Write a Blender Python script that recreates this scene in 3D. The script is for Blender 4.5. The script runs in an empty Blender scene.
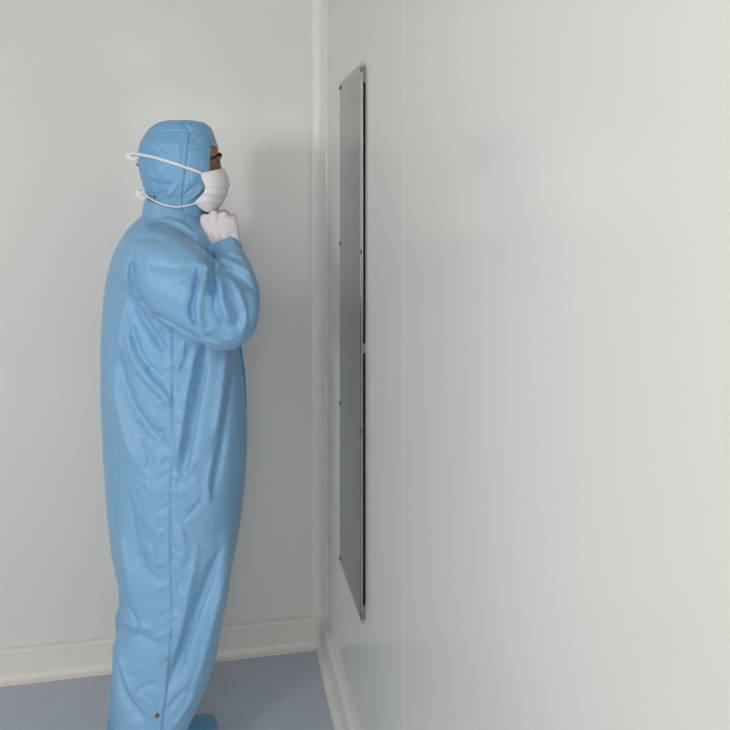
import bpy, bmesh, math, random
import numpy as np
from mathutils import Vector, Matrix

random.seed(7)
SC = bpy.context.scene
COL = SC.collection
CAM = (-0.377, -2.585, 1.5)
F = 762.0
E1 = (0.9806, -0.1961)     # camera right in world xy
E2 = (0.1961, 0.9806)      # camera forward
YM = -0.46                 # the person's mid plane (world y)


def P(px, py, y=YM):
    """point on the vertical plane y that was measured at px, py in the photograph"""
    X = (px - 365.0) / F
    dx = X * E1[0] + E2[0]
    dy = X * E1[1] + E2[1]
    t = (y - CAM[1]) / dy
    return (CAM[0] + dx * t, y, CAM[2] + t * (205.0 - py) / F)


# ------------------------------------------------------------------ materials
def srgb(r, g, b):
    def f(c):
        c /= 255.0
        return c / 12.92 if c <= 0.04045 else ((c + 0.055) / 1.055) ** 2.4
    return (f(r), f(g), f(b), 1.0)


def mat(name, col, rough=0.5, spec=0.5, metal=0.0, bump=None, colvar=0.0, varscale=3.0, sheen=0.0, coat=0.0):
    m = bpy.data.materials.new(name)
    m.use_nodes = True
    nt = m.node_tree
    b = nt.nodes['Principled BSDF']
    b.inputs['Base Color'].default_value = col
    b.inputs['Roughness'].default_value = rough
    b.inputs['Specular IOR Level'].default_value = spec
    b.inputs['Metallic'].default_value = metal
    if sheen:
        b.inputs['Sheen Weight'].default_value = sheen
    if coat:
        b.inputs['Coat Weight'].default_value = coat
        b.inputs['Coat Roughness'].default_value = 0.3
    tc = nt.nodes.new('ShaderNodeTexCoord')
    if colvar:
        n = nt.nodes.new('ShaderNodeTexNoise')
        n.inputs['Scale'].default_value = varscale
        n.inputs['Detail'].default_value = 5
        nt.links.new(tc.outputs['Object'], n.inputs['Vector'])
        mx = nt.nodes.new('ShaderNodeMix')
        mx.data_type = 'RGBA'
        mx.inputs[6].default_value = tuple(c * (1 - colvar) for c in col[:3]) + (1,)
        mx.inputs[7].default_value = tuple(min(1, c * (1 + colvar)) for c in col[:3]) + (1,)
        nt.links.new(n.outputs['Fac'], mx.inputs[0])
        nt.links.new(mx.outputs[2], b.inputs['Base Color'])
    if bump:
        sc_, st, dist = bump
        n2 = nt.nodes.new('ShaderNodeTexNoise')
        n2.inputs['Scale'].default_value = sc_
        n2.inputs['Detail'].default_value = 3
        nt.links.new(tc.outputs['Object'], n2.inputs['Vector'])
        bp = nt.nodes.new('ShaderNodeBump')
        bp.inputs['Strength'].default_value = st
        bp.inputs['Distance'].default_value = dist
        nt.links.new(n2.outputs['Fac'], bp.inputs['Height'])
        nt.links.new(bp.outputs['Normal'], b.inputs['Normal'])
    return m


def fabric(name, col, rough, grid=True, crinkle=0.5):
    """thin woven polyester: a fine carbon-thread check in the colour and a crinkled surface"""
    m = mat(name, col, rough, 0.5)
    nt = m.node_tree
    b = nt.nodes['Principled BSDF']
    b.inputs['Sheen Weight'].default_value = 0.12
    b.inputs['Sheen Roughness'].default_value = 0.4
    tc = nt.nodes.new('ShaderNodeTexCoord')
    n = nt.nodes.new('ShaderNodeTexNoise')
    n.inputs['Scale'].default_value = 5.0
    n.inputs['Detail'].default_value = 4
    nt.links.new(tc.outputs['Object'], n.inputs['Vector'])
    mx = nt.nodes.new('ShaderNodeMix')
    mx.data_type = 'RGBA'
    mx.inputs[6].default_value = tuple(c * 0.95 for c in col[:3]) + (1,)
    mx.inputs[7].default_value = tuple(min(1, c * 1.05) for c in col[:3]) + (1,)
    nt.links.new(n.outputs['Fac'], mx.inputs[0])
    out = mx.outputs[2]
    if grid:
        sep = nt.nodes.new('ShaderNodeSeparateXYZ')
        # the threads wander with the cloth
        wn = nt.nodes.new('ShaderNodeTexNoise')
        wn.inputs['Scale'].default_value = 7.0
        nt.links.new(tc.outputs['Object'], wn.inputs['Vector'])
        vm = nt.nodes.new('ShaderNodeVectorMath')
        vm.operation = 'MULTIPLY_ADD'
        nt.links.new(wn.outputs['Color'], vm.inputs[0])
        vm.inputs[1].default_value = (0.03, 0.03, 0.03)
        nt.links.new(tc.outputs['Object'], vm.inputs[2])
        nt.links.new(vm.outputs[0], sep.inputs[0])
        # threads run up the cloth on whichever side it faces
        ge = nt.nodes.new('ShaderNodeTexCoord')
        sn = nt.nodes.new('ShaderNodeSeparateXYZ')
        nt.links.new(ge.outputs['Normal'], sn.inputs[0])
        ab = []
        for ax in ('X', 'Y'):
            q = nt.nodes.new('ShaderNodeMath')
            q.operation = 'ABSOLUTE'
            nt.links.new(sn.outputs[ax], q.inputs[0])
            ab.append(q)
        gt = nt.nodes.new('ShaderNodeMath')
        gt.operation = 'GREATER_THAN'
        nt.links.new(ab[0].outputs[0], gt.inputs[0])
        nt.links.new(ab[1].outputs[0], gt.inputs[1])
        sel = nt.nodes.new('ShaderNodeMix')
        sel.data_type = 'FLOAT'
        nt.links.new(gt.outputs[0], sel.inputs[0])
        nt.links.new(sep.outputs['X'], sel.inputs[2])
        nt.links.new(sep.outputs['Y'], sel.inputs[3])
        lines = []
        for src in (sel.outputs[0], sep.outputs['Z']):
            mo = nt.nodes.new('ShaderNodeMath')
            mo.operation = 'PINGPONG'
            nt.links.new(src, mo.inputs[0])
            mo.inputs[1].default_value = 0.0022
            lt = nt.nodes.new('ShaderNodeMath')
            lt.operation = 'LESS_THAN'
            nt.links.new(mo.outputs[0], lt.inputs[0])
            lt.inputs[1].default_value = 0.00038
            lines.append(lt)
        mm = nt.nodes.new('ShaderNodeMath')
        mm.operation = 'MAXIMUM'
        nt.links.new(lines[0].outputs[0], mm.inputs[0])
        nt.links.new(lines[1].outputs[0], mm.inputs[1])
        mg = nt.nodes.new('ShaderNodeMix')
        mg.data_type = 'RGBA'
        nt.links.new(mm.outputs[0], mg.inputs[0])
        nt.links.new(out, mg.inputs[6])
        mg.inputs[7].default_value = tuple(c * 0.86 for c in col[:3]) + (1,)
        out = mg.outputs[2]
    nt.links.new(out, b.inputs['Base Color'])
    # crinkles
    w = nt.nodes.new('ShaderNodeTexNoise')
    w.inputs['Scale'].default_value = 22.0
    w.inputs['Detail'].default_value = 4
    w.inputs['Distortion'].default_value = 1.2
    nt.links.new(tc.outputs['Object'], w.inputs['Vector'])
    rg = nt.nodes.new('ShaderNodeTexNoise')
    rg.noise_type = 'RIDGED_MULTIFRACTAL'
    rg.inputs['Scale'].default_value = 8.0
    rg.inputs['Detail'].default_value = 2.5
    rg.inputs['Roughness'].default_value = 0.45
    rg.inputs['Distortion'].default_value = 0.8
    nt.links.new(tc.outputs['Object'], rg.inputs['Vector'])
    b0 = nt.nodes.new('ShaderNodeBump')
    b0.inputs['Strength'].default_value = crinkle
    b0.inputs['Distance'].default_value = 0.004
    nt.links.new(rg.outputs['Fac'], b0.inputs['Height'])
    bp = nt.nodes.new('ShaderNodeBump')
    bp.inputs['Strength'].default_value = crinkle
    bp.inputs['Distance'].default_value = 0.006
    nt.links.new(w.outputs['Fac'], bp.inputs['Height'])
    nt.links.new(b0.outputs['Normal'], bp.inputs['Normal'])
    nt.links.new(bp.outputs['Normal'], b.inputs['Normal'])
    return m


M_WALL = mat('white_steel_panel', srgb(231, 229, 225), 0.16, 0.36, bump=(60, 0.03, 0.002))
M_CEIL = mat('ceiling_panel', srgb(190, 190, 187), 0.5)
M_WALL2 = mat('grey_steel_panel', srgb(165, 166, 164), 0.35)
M_FLOOR = mat('blue_grey_vinyl', srgb(186, 194, 205), 0.32, 0.5, colvar=0.06, varscale=7, bump=(120, 0.05, 0.002))
M_BASE = mat('coved_plastic', srgb(236, 230, 224), 0.4, 0.5)
M_TRIM = mat('corner_plastic', srgb(240, 237, 234), 0.35, 0.5)
M_SEAM = mat('panel_sealant', srgb(229, 227, 223), 0.3, 0.6)
M_SUIT = fabric('blue_coverall_cloth', srgb(134, 183, 222), 0.46, crinkle=0.25)
M_HOOD = fabric('blue_hood_cloth', srgb(124, 177, 218), 0.42, crinkle=0.35)
M_FLAP_SHADE = fabric('shaded_blue_flap_cloth', srgb(84, 150, 214), 0.45, crinkle=0.2)  # darker than the suit: the flap's shade is put into the colour
M_BOOT = fabric('teal_boot_cloth', srgb(108, 165, 200), 0.5, crinkle=0.4)
M_MASK = mat('white_mask_cloth', srgb(243, 242, 243), 0.75, 0.2, bump=(400, 0.15, 0.001), sheen=0.1)
M_GLOVE = mat('white_glove_latex', srgb(232, 222, 225), 0.55, 0.35, bump=(160, 0.12, 0.002))
M_SKIN = mat('brown_skin', srgb(158, 116, 97), 0.5, 0.4, colvar=0.06, varscale=25)
M_SKIN.node_tree.nodes['Principled BSDF'].inputs['Subsurface Weight'].default_value = 0.08
M_SKIN.node_tree.nodes['Principled BSDF'].inputs['Subsurface Radius'].default_value = (0.01, 0.004, 0.002)
M_BROW = mat('black_hair', srgb(34, 27, 24), 0.9, 0.1, bump=(300, 0.6, 0.002))
M_EYE = mat('eye_white', srgb(205, 195, 188), 0.15, 0.5)
M_IRIS = mat('dark_iris', srgb(32, 20, 14), 0.1, 0.5)
M_SNAP = mat('snap_metal', srgb(150, 140, 128), 0.3, 0.5, metal=1.0)
M_STEEL = mat('brushed_steel', srgb(168, 165, 158), 0.2, 0.5, metal=1.0)
M_SCREW = mat('screw_steel', srgb(120, 112, 102), 0.35, 0.5, metal=1.0)
M_GLASS = mat('grey_mirror_glass', srgb(128, 139, 138), 0.03, 0.5, metal=1.0)
M_GAP_SHADE = mat('black_gap_shade', srgb(18, 15, 12), 0.7, 0.2)  # black stands for the shade between mirror and wall
M_SPACER = mat('grey_spacer', srgb(120, 120, 118), 0.4, 0.5)


# ------------------------------------------------------------------ mesh helpers
def link(name, verts, faces, m, parent=None, smooth=True):
    me = bpy.data.meshes.new(name)
    me.from_pydata([tuple(v) for v in verts], [], [tuple(f) for f in faces])
    me.update()
    return link_me(name, me, m, parent, smooth)


def link_me(name, me, m, parent=None, smooth=True):
    o = bpy.data.objects.new(name, me)
    COL.objects.link(o)
    me.materials.clear()
    me.materials.append(m)
    me.polygons.foreach_set('use_smooth', [smooth] * len(me.polygons))
    if parent:
        o.parent = parent
    return o


def box_geo(lo, hi):
    x0, y0, z0 = lo
    x1, y1, z1 = hi
    v = [(x0, y0, z0), (x1, y0, z0), (x1, y1, z0), (x0, y1, z0), (x0, y0, z1), (x1, y0, z1), (x1, y1, z1), (x0, y1, z1)]
    f = [(0, 3, 2, 1), (4, 5, 6, 7), (0, 1, 5, 4), (1, 2, 6, 5), (2, 3, 7, 6), (3, 0, 4, 7)]
    return v, f


def box(name, lo, hi, m, parent=None, bevel=0.0):
    v, f = box_geo(lo, hi)
    o = link(name, v, f, m, parent, False)
    if bevel:
        bm = bmesh.new()
        bm.from_mesh(o.data)
        bmesh.ops.bevel(bm, geom=bm.edges[:], offset=bevel, segments=2, affect='EDGES')
        bm.to_mesh(o.data)
        bm.free()
    return o


def tag(o, label=None, cat=None, group=None, kind=None):
    if label: o['label'] = label
    if cat: o['category'] = cat
    if group: o['group'] = group
    if kind: o['kind'] = kind
    return o


def extrude_profile(name, prof, path_fn, n, m, kind='structure'):
    """prof: closed list of 2-D points; path_fn(i, p) gives the 3-D point at station i"""
    v, f = [], []
    k = len(prof)
    for i in range(n):
        for p in prof:
            v.append(path_fn(i, p))
    for i in range(n - 1):
        for j in range(k):
            a, b = i * k + j, i * k + (j + 1) % k
            f.append((a, b, b + k, a + k))
    f.append(tuple(range(k))[::-1])
    f.append(tuple((n - 1) * k + j for j in range(k)))
    o = link(name, v, f, m, None, False)
    bm = bmesh.new(); bm.from_mesh(o.data)
    bmesh.ops.recalc_face_normals(bm, faces=bm.faces[:])
    bm.to_mesh(o.data); bm.free()
    return tag(o, kind=kind)


# numpy gradient noise -------------------------------------------------
_rng = np.random.RandomState(11)
_perm = _rng.permutation(256)
_perm = np.concatenate([_perm, _perm, _perm])
_grad = _rng.normal(size=(256, 3))
_grad /= np.linalg.norm(_grad, axis=1)[:, None]


def noise3(p):
    p = np.asarray(p, dtype=np.float64)
    i = np.floor(p).astype(int)
    f = p - i
    u = f * f * f * (f * (f * 6 - 15) + 10)
    i &= 255
    out = 0
    for dx in (0, 1):
        for dy in (0, 1):
            for dz in (0, 1):
                h = _perm[_perm[_perm[i[:, 0] + dx] + ((i[:, 1] + dy) & 255)] + ((i[:, 2] + dz) & 255)]
                g = _grad[h & 255]
                d = f - np.array([dx, dy, dz])
                w = ((u[:, 0] if dx else 1 - u[:, 0]) * (u[:, 1] if dy else 1 - u[:, 1]) * (u[:, 2] if dz else 1 - u[:, 2]))
                out = out + w * np.einsum('ij,ij->i', g, d)
    return out


# ring lofts and tubes -------------------------------------------------
def catmull(pts, sub):
    pts = [np.array(p, float) for p in pts]
    out = []
    n = len(pts)
    for i in range(n - 1):
        p0 = pts[max(i - 1, 0)]; p1 = pts[i]; p2 = pts[i + 1]; p3 = pts[min(i + 2, n - 1)]
        for s in range(sub):
            t = s / sub
            out.append(0.5 * ((2 * p1) + (-p0 + p2) * t + (2 * p0 - 5 * p1 + 4 * p2 - p3) * t * t + (-p0 + 3 * p1 - 3 * p2 + p3) * t ** 3))
    out.append(pts[-1])
    return out


def rings_geo(rings, cap=True):
    v, f = [], []
    k = len(rings[0])
    for r in rings:
        v.extend([tuple(p) for p in r])
    for i in range(len(rings) - 1):
        for j in range(k):
            a, b = i * k + j, i * k + (j + 1) % k
            f.append((a, b, b + k, a + k))
    if cap:
        f.append(tuple(range(k))[::-1])
        f.append(tuple((len(rings) - 1) * k + j for j in range(k)))
    return v, f


def loft(levels, n=56, sub=4, exp=2.25):
    """levels: (z, x_back, x_front, y_centre, half_width)"""
    rings = []
    for z, xb, xf, yc, hw in catmull(levels, sub):
        cx, rx = (xb + xf) / 2, (xf - xb) / 2
        ring = []
        for j in range(n):
            a = 2 * math.pi * j / n
            c, s = math.cos(a), math.sin(a)
            e = 2 / exp
            ring.append((cx + rx * math.copysign(abs(c) ** e, c), yc + hw * math.copysign(abs(s) ** e, s), z))
        rings.append(ring)
    return rings_geo(rings)


def tube(path, n=24, sub=4, cap=True, flat=1.0):
    """path: (x, y, z, r)"""
    pts = catmull(path, sub)
    rings = []
    up = None
    for i, p in enumerate(pts):
        a = pts[max(i - 1, 0)][:3]; b = pts[min(i + 1, len(pts) - 1)][:3]
        t = Vector(b - a).normalized()
        if up is None:
            up = t.orthogonal().normalized()
        up = (up - t * up.dot(t)).normalized()
        bi = t.cross(up)
        r = p[3]
        c = Vector(p[:3])
        rings.append([c + up * (r * math.cos(2 * math.pi * j / n)) + bi * (r * flat * math.sin(2 * math.pi * j / n)) for j in range(n)])
    return rings_geo(rings, cap)


def ball(c, r, rot=None, seg=24):
    bm = bmesh.new()
    bmesh.ops.create_uvsphere(bm, u_segments=seg, v_segments=seg // 2 + 2, radius=1.0)
    mt = Matrix.Translation(c) @ (rot.to_4x4() if rot else Matrix.Identity(4)) @ Matrix.Diagonal((r[0], r[1], r[2], 1))
    bm.transform(mt)
    bm.verts.index_update()
    g = [tuple(v.co) for v in bm.verts], [tuple(v.index for v in f.verts) for f in bm.faces]
    bm.free()
    return g


def capsule_chain(pts):
    """closed tapered limb with round joints: list of geos; pts (x,y,z,r)"""
    out = []
    for a, b in zip(pts[:-1], pts[1:]):
        va, vb = Vector(a[:3]), Vector(b[:3])
        t = (vb - va).normalized()
        u = t.orthogonal().normalized(); w = t.cross(u)
        n = 20
        r0 = [va + u * (a[3] * math.cos(2 * math.pi * j / n)) + w * (a[3] * math.sin(2 * math.pi * j / n)) for j in range(n)]
        r1 = [vb + u * (b[3] * math.cos(2 * math.pi * j / n)) + w * (b[3] * math.sin(2 * math.pi * j / n)) for j in range(n)]
        out.append(rings_geo([r0, r1]))
    for p in pts:
        out.append(ball(p[:3], (p[3],) * 3, seg=20))
    return out


def join(geos):
    V, Fc = [], []
    for v, f in geos:
        b = len(V)
        V.extend(v)
        Fc.extend(tuple(i + b for i in q) for q in f)
    return V, Fc


def remesh(name, geos, voxel, smooth_it=6, subsurf=0, smooth_fac=0.5):
    """one continuous skin over all the given closed pieces"""
    V, Fc = join(geos)
    me = bpy.data.meshes.new(name + '_src')
    me.from_pydata([tuple(p) for p in V], [], Fc)
    bm = bmesh.new(); bm.from_mesh(me)
    bmesh.ops.recalc_face_normals(bm, faces=bm.faces[:])
    bm.to_mesh(me); bm.free()
    o = bpy.data.objects.new(name + '_src', me)
    COL.objects.link(o)
    r = o.modifiers.new('r', 'REMESH'); r.mode = 'VOXEL'; r.voxel_size = voxel; r.adaptivity = 0
    if smooth_it:
        s = o.modifiers.new('s', 'SMOOTH'); s.iterations = smooth_it; s.factor = smooth_fac
    if subsurf:
        q = o.modifiers.new('q', 'SUBSURF'); q.levels = subsurf; q.render_levels = subsurf
    dg = bpy.context.evaluated_depsgraph_get()
    dg.update()
    out = bpy.data.meshes.new_from_object(o.evaluated_get(dg))
    out.name = name
    bpy.data.objects.remove(o)
    bpy.data.meshes.remove(me)
    return out


def get_co(me):
    n = len(me.vertices)
    a = np.empty(n * 3); me.vertices.foreach_get('co', a)
    return a.reshape(-1, 3)


def get_no(me):
    n = len(me.vertices)
    a = np.empty(n * 3); me.vertices.foreach_get('normal', a)
    return a.reshape(-1, 3)


def set_co(me, a):
    me.vertices.foreach_set('co', np.ascontiguousarray(a).ravel())
    me.update()


def seg_dist(xz, line):
    """distance to a polyline, signed side, and fraction along it"""
    best = np.full(len(xz), 1e9); side = np.zeros(len(xz)); frac = np.zeros(len(xz))
    L = [np.linalg.norm(np.subtract(b, a)) for a, b in zip(line[:-1], line[1:])]
    tot = sum(L); acc = 0
    for (a, b), l in zip(zip(line[:-1], line[1:]), L):
        a = np.array(a); d = np.array(b) - a
        t = np.clip(((xz - a) @ d) / max(l * l, 1e-12), 0, 1)
        q = xz - a - t[:, None] * d
        dist = np.hypot(q[:, 0], q[:, 1])
        m = dist < best
        best[m] = dist[m]
        side[m] = np.sign(d[0] * q[m, 1] - d[1] * q[m, 0])
        frac[m] = (acc + t[m] * l) / tot
        acc += l
    return best, side, frac


def stroke(xz, no, pts, y, amp, wl, wr=None, taper=True, near=True, jitter=0.0):
    """a fold pressed into the cloth along a line seen from the side; returns the offset along the normal"""
    wr = wr or wl
    w3 = [P(px, py, y) for px, py in pts]
    line = [(p[0], p[2]) for p in w3]
    line = [tuple(q) for q in catmull(line, 5)]
    d, s, fr = seg_dist(xz, line)
    w = np.where(s > 0, wl, wr)
    prof = 0.55 * np.exp(-(d / w) ** 2) + 0.45 * np.exp(-d / (0.7 * w))
    if taper:
        prof *= np.clip(np.minimum(fr, 1 - fr) * 5 + 0.12, 0, 1)
    facing = np.clip((-no[:, 1] if near else no[:, 1]) * 2.5 + 0.2, 0, 1)
    return amp * prof * facing


# ------------------------------------------------------------------ the room
XL, YB, H = -3.3, -5.0, 2.75
tag(box('floor', (XL - 0.1, YB - 0.1, -0.1), (0.1, 0.1, 0.0), M_FLOOR), kind='structure')
tag(box('ceiling', (XL - 0.1, YB - 0.1, H), (0.1, 0.1, H + 0.1), M_CEIL), kind='structure')
tag(box('wall_back', (XL - 0.1, 0, 0), (0.1, 0.1, H), M_WALL), kind='structure')
tag(box('wall_left', (XL - 0.1, YB, 0), (XL, 0, H), M_WALL2), kind='structure')
tag(box('wall_rear', (XL - 0.1, YB - 0.1, 0), (0.1, YB, H), M_WALL2), kind='structure')
# right wall: steel panels, joined by sealant at the seam
SEAM = -1.098
r1 = box('wall_right', (0, YB, 0), (0.1, 0, H), M_WALL)
tag(r1, kind='structure')
tag(box('trim_1', (-0.0002, SEAM - 0.0011, 0.09), (0.001, SEAM + 0.0011, H), M_SEAM), kind='structure')

# baseboards: a coved skirting, rounded lip on top, foot flowing out on to the floor
def base_profile():
    h, t, tf = 0.101, 0.017, 0.036
    pr = [(0.0, 0.0), (tf, 0.0), (tf, 0.004)]
    for i in range(1, 8):
        a = i / 8 * math.pi / 2
        pr.append((t + (tf - t) * (1 - math.sin(a)), 0.004 + 0.024 * (1 - math.cos(a))))
    pr.append((t, 0.030))
    pr.append((t * 0.92, h - 0.02))
    for i in range(7):
        a = i / 6 * math.pi / 2
        pr.append((t * 1.0 * math.cos(a), h - 0.011 + 0.011 * math.sin(a)))
    return pr
BP = base_profile()
CR = 0.045
extrude_profile('baseboard_back', BP, lambda i, p: ((XL, -CR)[i], -p[0], p[1]), 2, M_BASE)
extrude_profile('baseboard_right', BP, lambda i, p: (-p[0], (YB, -CR)[i], p[1]), 2, M_BASE)
# inside corner piece of the skirting, swept round the cove
def corner_pt(i, p):
    a = i / 10 * math.pi / 2
    r = CR - p[0]
    return (-CR + r * math.sin(a), -CR + r * math.cos(a), p[1])
extrude_profile('baseboard_corner', [(p[0] + 0.0, p[1]) for p in BP], corner_pt, 11, M_BASE)
# vertical cove in the corner
cv = [(0, 0), (-0.044, 0), (-0.044, -0.004)]
for i in range(1, 10):
    a = i / 10 * math.pi / 2
    cv.append((-0.042 + 0.038 * math.sin(a), -0.042 + 0.038 * math.cos(a)))
cv += [(-0.004, -0.044), (0, -0.044)]
extrude_profile('trim_2', cv, lambda i, p: (p[0], p[1], (0.095, H)[i]), 2, M_TRIM)

# daylight windows behind and to the left of the camera, and unseen ceiling panels added for ambient fill
def window(name, axis, at, a0, a1, z0, z1, energy, col=(1, 0.985, 0.96), size_tilt=None):
    fr = []
    t = 0.05
    for lo, hi in (((a0 - t, z0 - t), (a1 + t, z0)), ((a0 - t, z1), (a1 + t, z1 + t)), ((a0 - t, z0), (a0, z1)), ((a1, z0), (a1 + t, z1)), (((a0 + a1) / 2 - 0.015, z0), ((a0 + a1) / 2 + 0.015, z1))):
        if axis == 'x':
            fr.append(box_geo((at, lo[0], lo[1]), (at + 0.04, hi[0], hi[1])))
        else:
            fr.append(box_geo((lo[0], at, lo[1]), (hi[0], at + 0.04, hi[1])))
    o = link(name, *join(fr), M_TRIM, None, False)
    tag(o, kind='structure')
    l = bpy.data.lights.new(name + '_daylight', 'AREA')
    l.shape = 'RECTANGLE'
    l.size, l.size_y = a1 - a0, z1 - z0
    l.energy = energy
    l.color = col
    lo_ = bpy.data.objects.new(name + '_daylight', l)
    COL.objects.link(lo_)
    if axis == 'x':
        lo_.location = (at + 0.012, (a0 + a1) / 2, (z0 + z1) / 2)
        lo_.rotation_euler = (math.radians(90), 0, math.radians(-90))
    else:
        lo_.location = ((a0 + a1) / 2, at + 0.012, (z0 + z1) / 2)
        lo_.rotation_euler = (math.radians(90), 0, math.radians(0))
    return lo_

def aim(o, d):
    o.rotation_euler = Vector(d).to_track_quat('-Z', 'Z').to_euler()

w1 = window('window_1', 'x', XL, -4.6, -3.85, 1.35, 2.15, 124, (1, 0.99, 0.965))
aim(w1, (1, 0, 0))
w2 = window('window_2', 'y', YB, -1.1, -0.13, 0.75, 2.56, 30, (1, 0.99, 0.965))
aim(w2, (0, 1, 0))

def ceiling_panel(x, y, e):  # unseen panel with a lamp, added to raise the ambient light
    o = box('trim_added_fill_panel', (x - 0.32, y - 0.62, H - 0.02), (x + 0.32, y + 0.62, H), M_TRIM)
    tag(o, kind='structure')
    l = bpy.data.lights.new('added_ceiling_fill_light', 'AREA')
    l.shape = 'RECTANGLE'; l.size, l.size_y = 0.6, 1.2; l.energy = e
    l.color = (1.0, 0.99, 0.97)
    lo_ = bpy.data.objects.new('added_ceiling_fill_light', l)
    COL.objects.link(lo_)
    lo_.location = (x, y, H - 0.03)
for x, y in ((-1.0, -3.9), (-2.3, -1.6)):
    ceiling_panel(x, y, 5)

# ------------------------------------------------------------------ the mirror
MY0, MY1, MZ0, MZ1 = -0.709, -0.361, 0.447, 1.859
FX = -0.0085        # front face of the panel
mirror = bpy.data.objects.new('wall_mirror', None)
COL.objects.link(mirror)
mirror.location = (0, (MY0 + MY1) / 2, MZ0)
tag(mirror, 'tall narrow grey dressing mirror screwed to the white wall before the person', 'mirror')
def mpart(name, lo, hi, m, bevel=0.0, parent=None):
    o = box(name, lo, hi, m, None, bevel)
    o.data.transform(Matrix.Translation(-mirror.location))
    o.parent = parent or mirror
    return o
fb, ft = 0.024, 0.024
pl = mpart('steel_frame', (FX, MY0, MZ0), (FX + 0.0015, MY1, MZ1), M_STEEL)
mpart('mirror_glass', (FX - 0.0006, MY0 + fb, MZ0 + ft), (FX + 0.0002, MY1 - 0.006, MZ1 - ft), M_GLASS)
mpart('gap_shade', (FX + 0.0015, MY0 + 0.0025, MZ0 + 0.05), (-0.0003, MY1 - 0.01, MZ1 - 0.055), M_GAP_SHADE)  # block in the open gap behind the panel, its shade painted black
for z0, z1 in ((MZ1 - 0.05, MZ1 - 0.015), (1.128, 1.152), (MZ0 + 0.01, MZ0 + 0.045)):
    mpart('spacer', (FX + 0.0015, MY0 + 0.0015, z0), (-0.0003, MY0 + 0.02, z1), M_SPACER)
def disc(name, c, axis, r, h, m, parent, seg=20):
    bm = bmesh.new()
    bmesh.ops.create_cone(bm, cap_ends=True, segments=seg, radius1=r, radius2=r * 0.8, depth=h)
    bm.transform(Matrix.Translation(c) @ Vector(axis).to_track_quat('Z', 'Y').to_matrix().to_4x4())
    me = bpy.data.meshes.new(name)
    bm.to_mesh(me); bm.free()
    return link_me(name, me, m, parent, False)
for yy, zs in ((MY0 + 0.012, (1.842, 1.382, 0.927, 0.463)), (MY1 - 0.010, (1.845, 1.387, 0.917, 0.46))):
    for z in zs:
        o = disc('screw', (FX - 0.0018, yy, z), (-1, 0, 0), 0.006, 0.0035, M_SCREW, None)
        o.data.transform(Matrix.Translation(-mirror.location))
        o.parent = mirror

# ------------------------------------------------------------------ the person: body
BODY_O = Vector((P(160, 205)[0], YM, 0.0))
YN, YF = -0.562, -0.372      # near and far leg planes


def V3(px, py, y, r=None):
    p = P(px, py, y)
    return p if r is None else (p[0], p[1], p[2], r)


RS = V3(150, 246, YM - 0.165)
R_UP = [V3(152, 250, YM - 0.165, 0.055), V3(190, 287, YM - 0.235, 0.045), V3(222, 313, YM - 0.235, 0.038)]
R_FO = [V3(222, 313, YM - 0.235, 0.038), V3(230, 282, YM - 0.175, 0.036), V3(223, 249, YM - 0.085, 0.027)]


def mirror_y(p, dx=0.0, dz=0.0):
    return (p[0] + dx, 2 * YM - p[1], p[2] + dz) + tuple(p[3:])


def hand(fat):
    """right fist at the chin: wrist below, knuckles on top, fingers folded away from the camera"""
    y0 = YM - 0.088
    g = []
    W = V3(222.5, 250, y0 + 0.004)
    kn = [V3(205.0, 219.0, y0 + 0.006), V3(213.8, 215.5, y0), V3(223.6, 216.0, y0 + 0.002), V3(232.8, 220.0, y0 + 0.009)]
    wr = [V3(212.5, 242, y0 + 0.006), V3(218.5, 244.5, y0 + 0.001), V3(225.5, 244.5, y0 + 0.001), V3(234, 241.5, y0 + 0.007)]
    g.append(ball(V3(220.5, 230, y0 + 0.006), (0.046 + fat, 0.021 + fat, 0.036 + fat)))
    g.append(ball(V3(221.5, 224, y0 + 0.005), (0.044 + fat, 0.0190 + fat, 0.026 + fat)))
    R = [0.0128, 0.0130, 0.0122, 0.0110]
    # palm: metacarpals side by side, filled between
    for i in range(4):
        g += capsule_chain([W + (0.021 + fat,), wr[i] + (0.018 + fat,), kn[i] + (R[i] + 0.0012 + fat,)])
    for i in range(3):
        m1 = tuple((a + b) / 2 for a, b in zip(kn[i], kn[i + 1]))
        m2 = tuple((a + b) / 2 for a, b in zip(wr[i], wr[i + 1]))
        m1 = (m1[0], m1[1] + 0.003, m1[2] - 0.010)
        g += capsule_chain([m1 + (0.0115 + fat,), m2 + (0.0165 + fat,)])
        m3 = tuple((a * 0.55 + b * 0.45) for a, b in zip(m1, m2))
        g += capsule_chain([(m3[0], m3[1] + 0.006, m3[2], 0.016 + fat), m2 + (0.0165 + fat,)])
    prox = [0.041, 0.045, 0.042, 0.034]
    midl = [0.026, 0.030, 0.028, 0.021]
    dist = [0.020, 0.021, 0.020, 0.018]
    for i in range(4):
        k = Vector(kn[i])
        a = k + Vector((0.001 * (1.5 - i), 0.985, 0.06)) .normalized() * prox[i]
        b = a + Vector((0.02, -0.18, -1)).normalized() * midl[i]
        c = b + Vector((0.0, -0.95, -0.05)).normalized() * dist[i]
        r = R[i] * 0.86 + fat
        g += capsule_chain([tuple(k) + (R[i] + fat,), tuple(a) + (r,), tuple(b) + (r * 0.93,), tuple(c) + (r * 0.82,)])
    # thumb leaves the index side low on the palm and closes over the index finger
    t0 = Vector(V3(209, 240, y0 + 0.008))
    t1 = Vector(V3(203, 232, y0 + 0.026))
    t2 = Vector(V3(204.5, 224, y0 + 0.052))
    t3 = Vector(V3(211, 222, y0 + 0.066))
    g += capsule_chain([tuple(t0) + (0.0165 + fat,), tuple(t1) + (0.0135 + fat,), tuple(t2) + (0.0112 + fat,), tuple(t3) + (0.0092 + fat,)])
    return g, W


def flip(geos, dx, dz):
    return [([mirror_y(v, dx, dz) for v in vs], [tuple(reversed(f)) for f in fs]) for vs, fs in geos]


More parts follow.
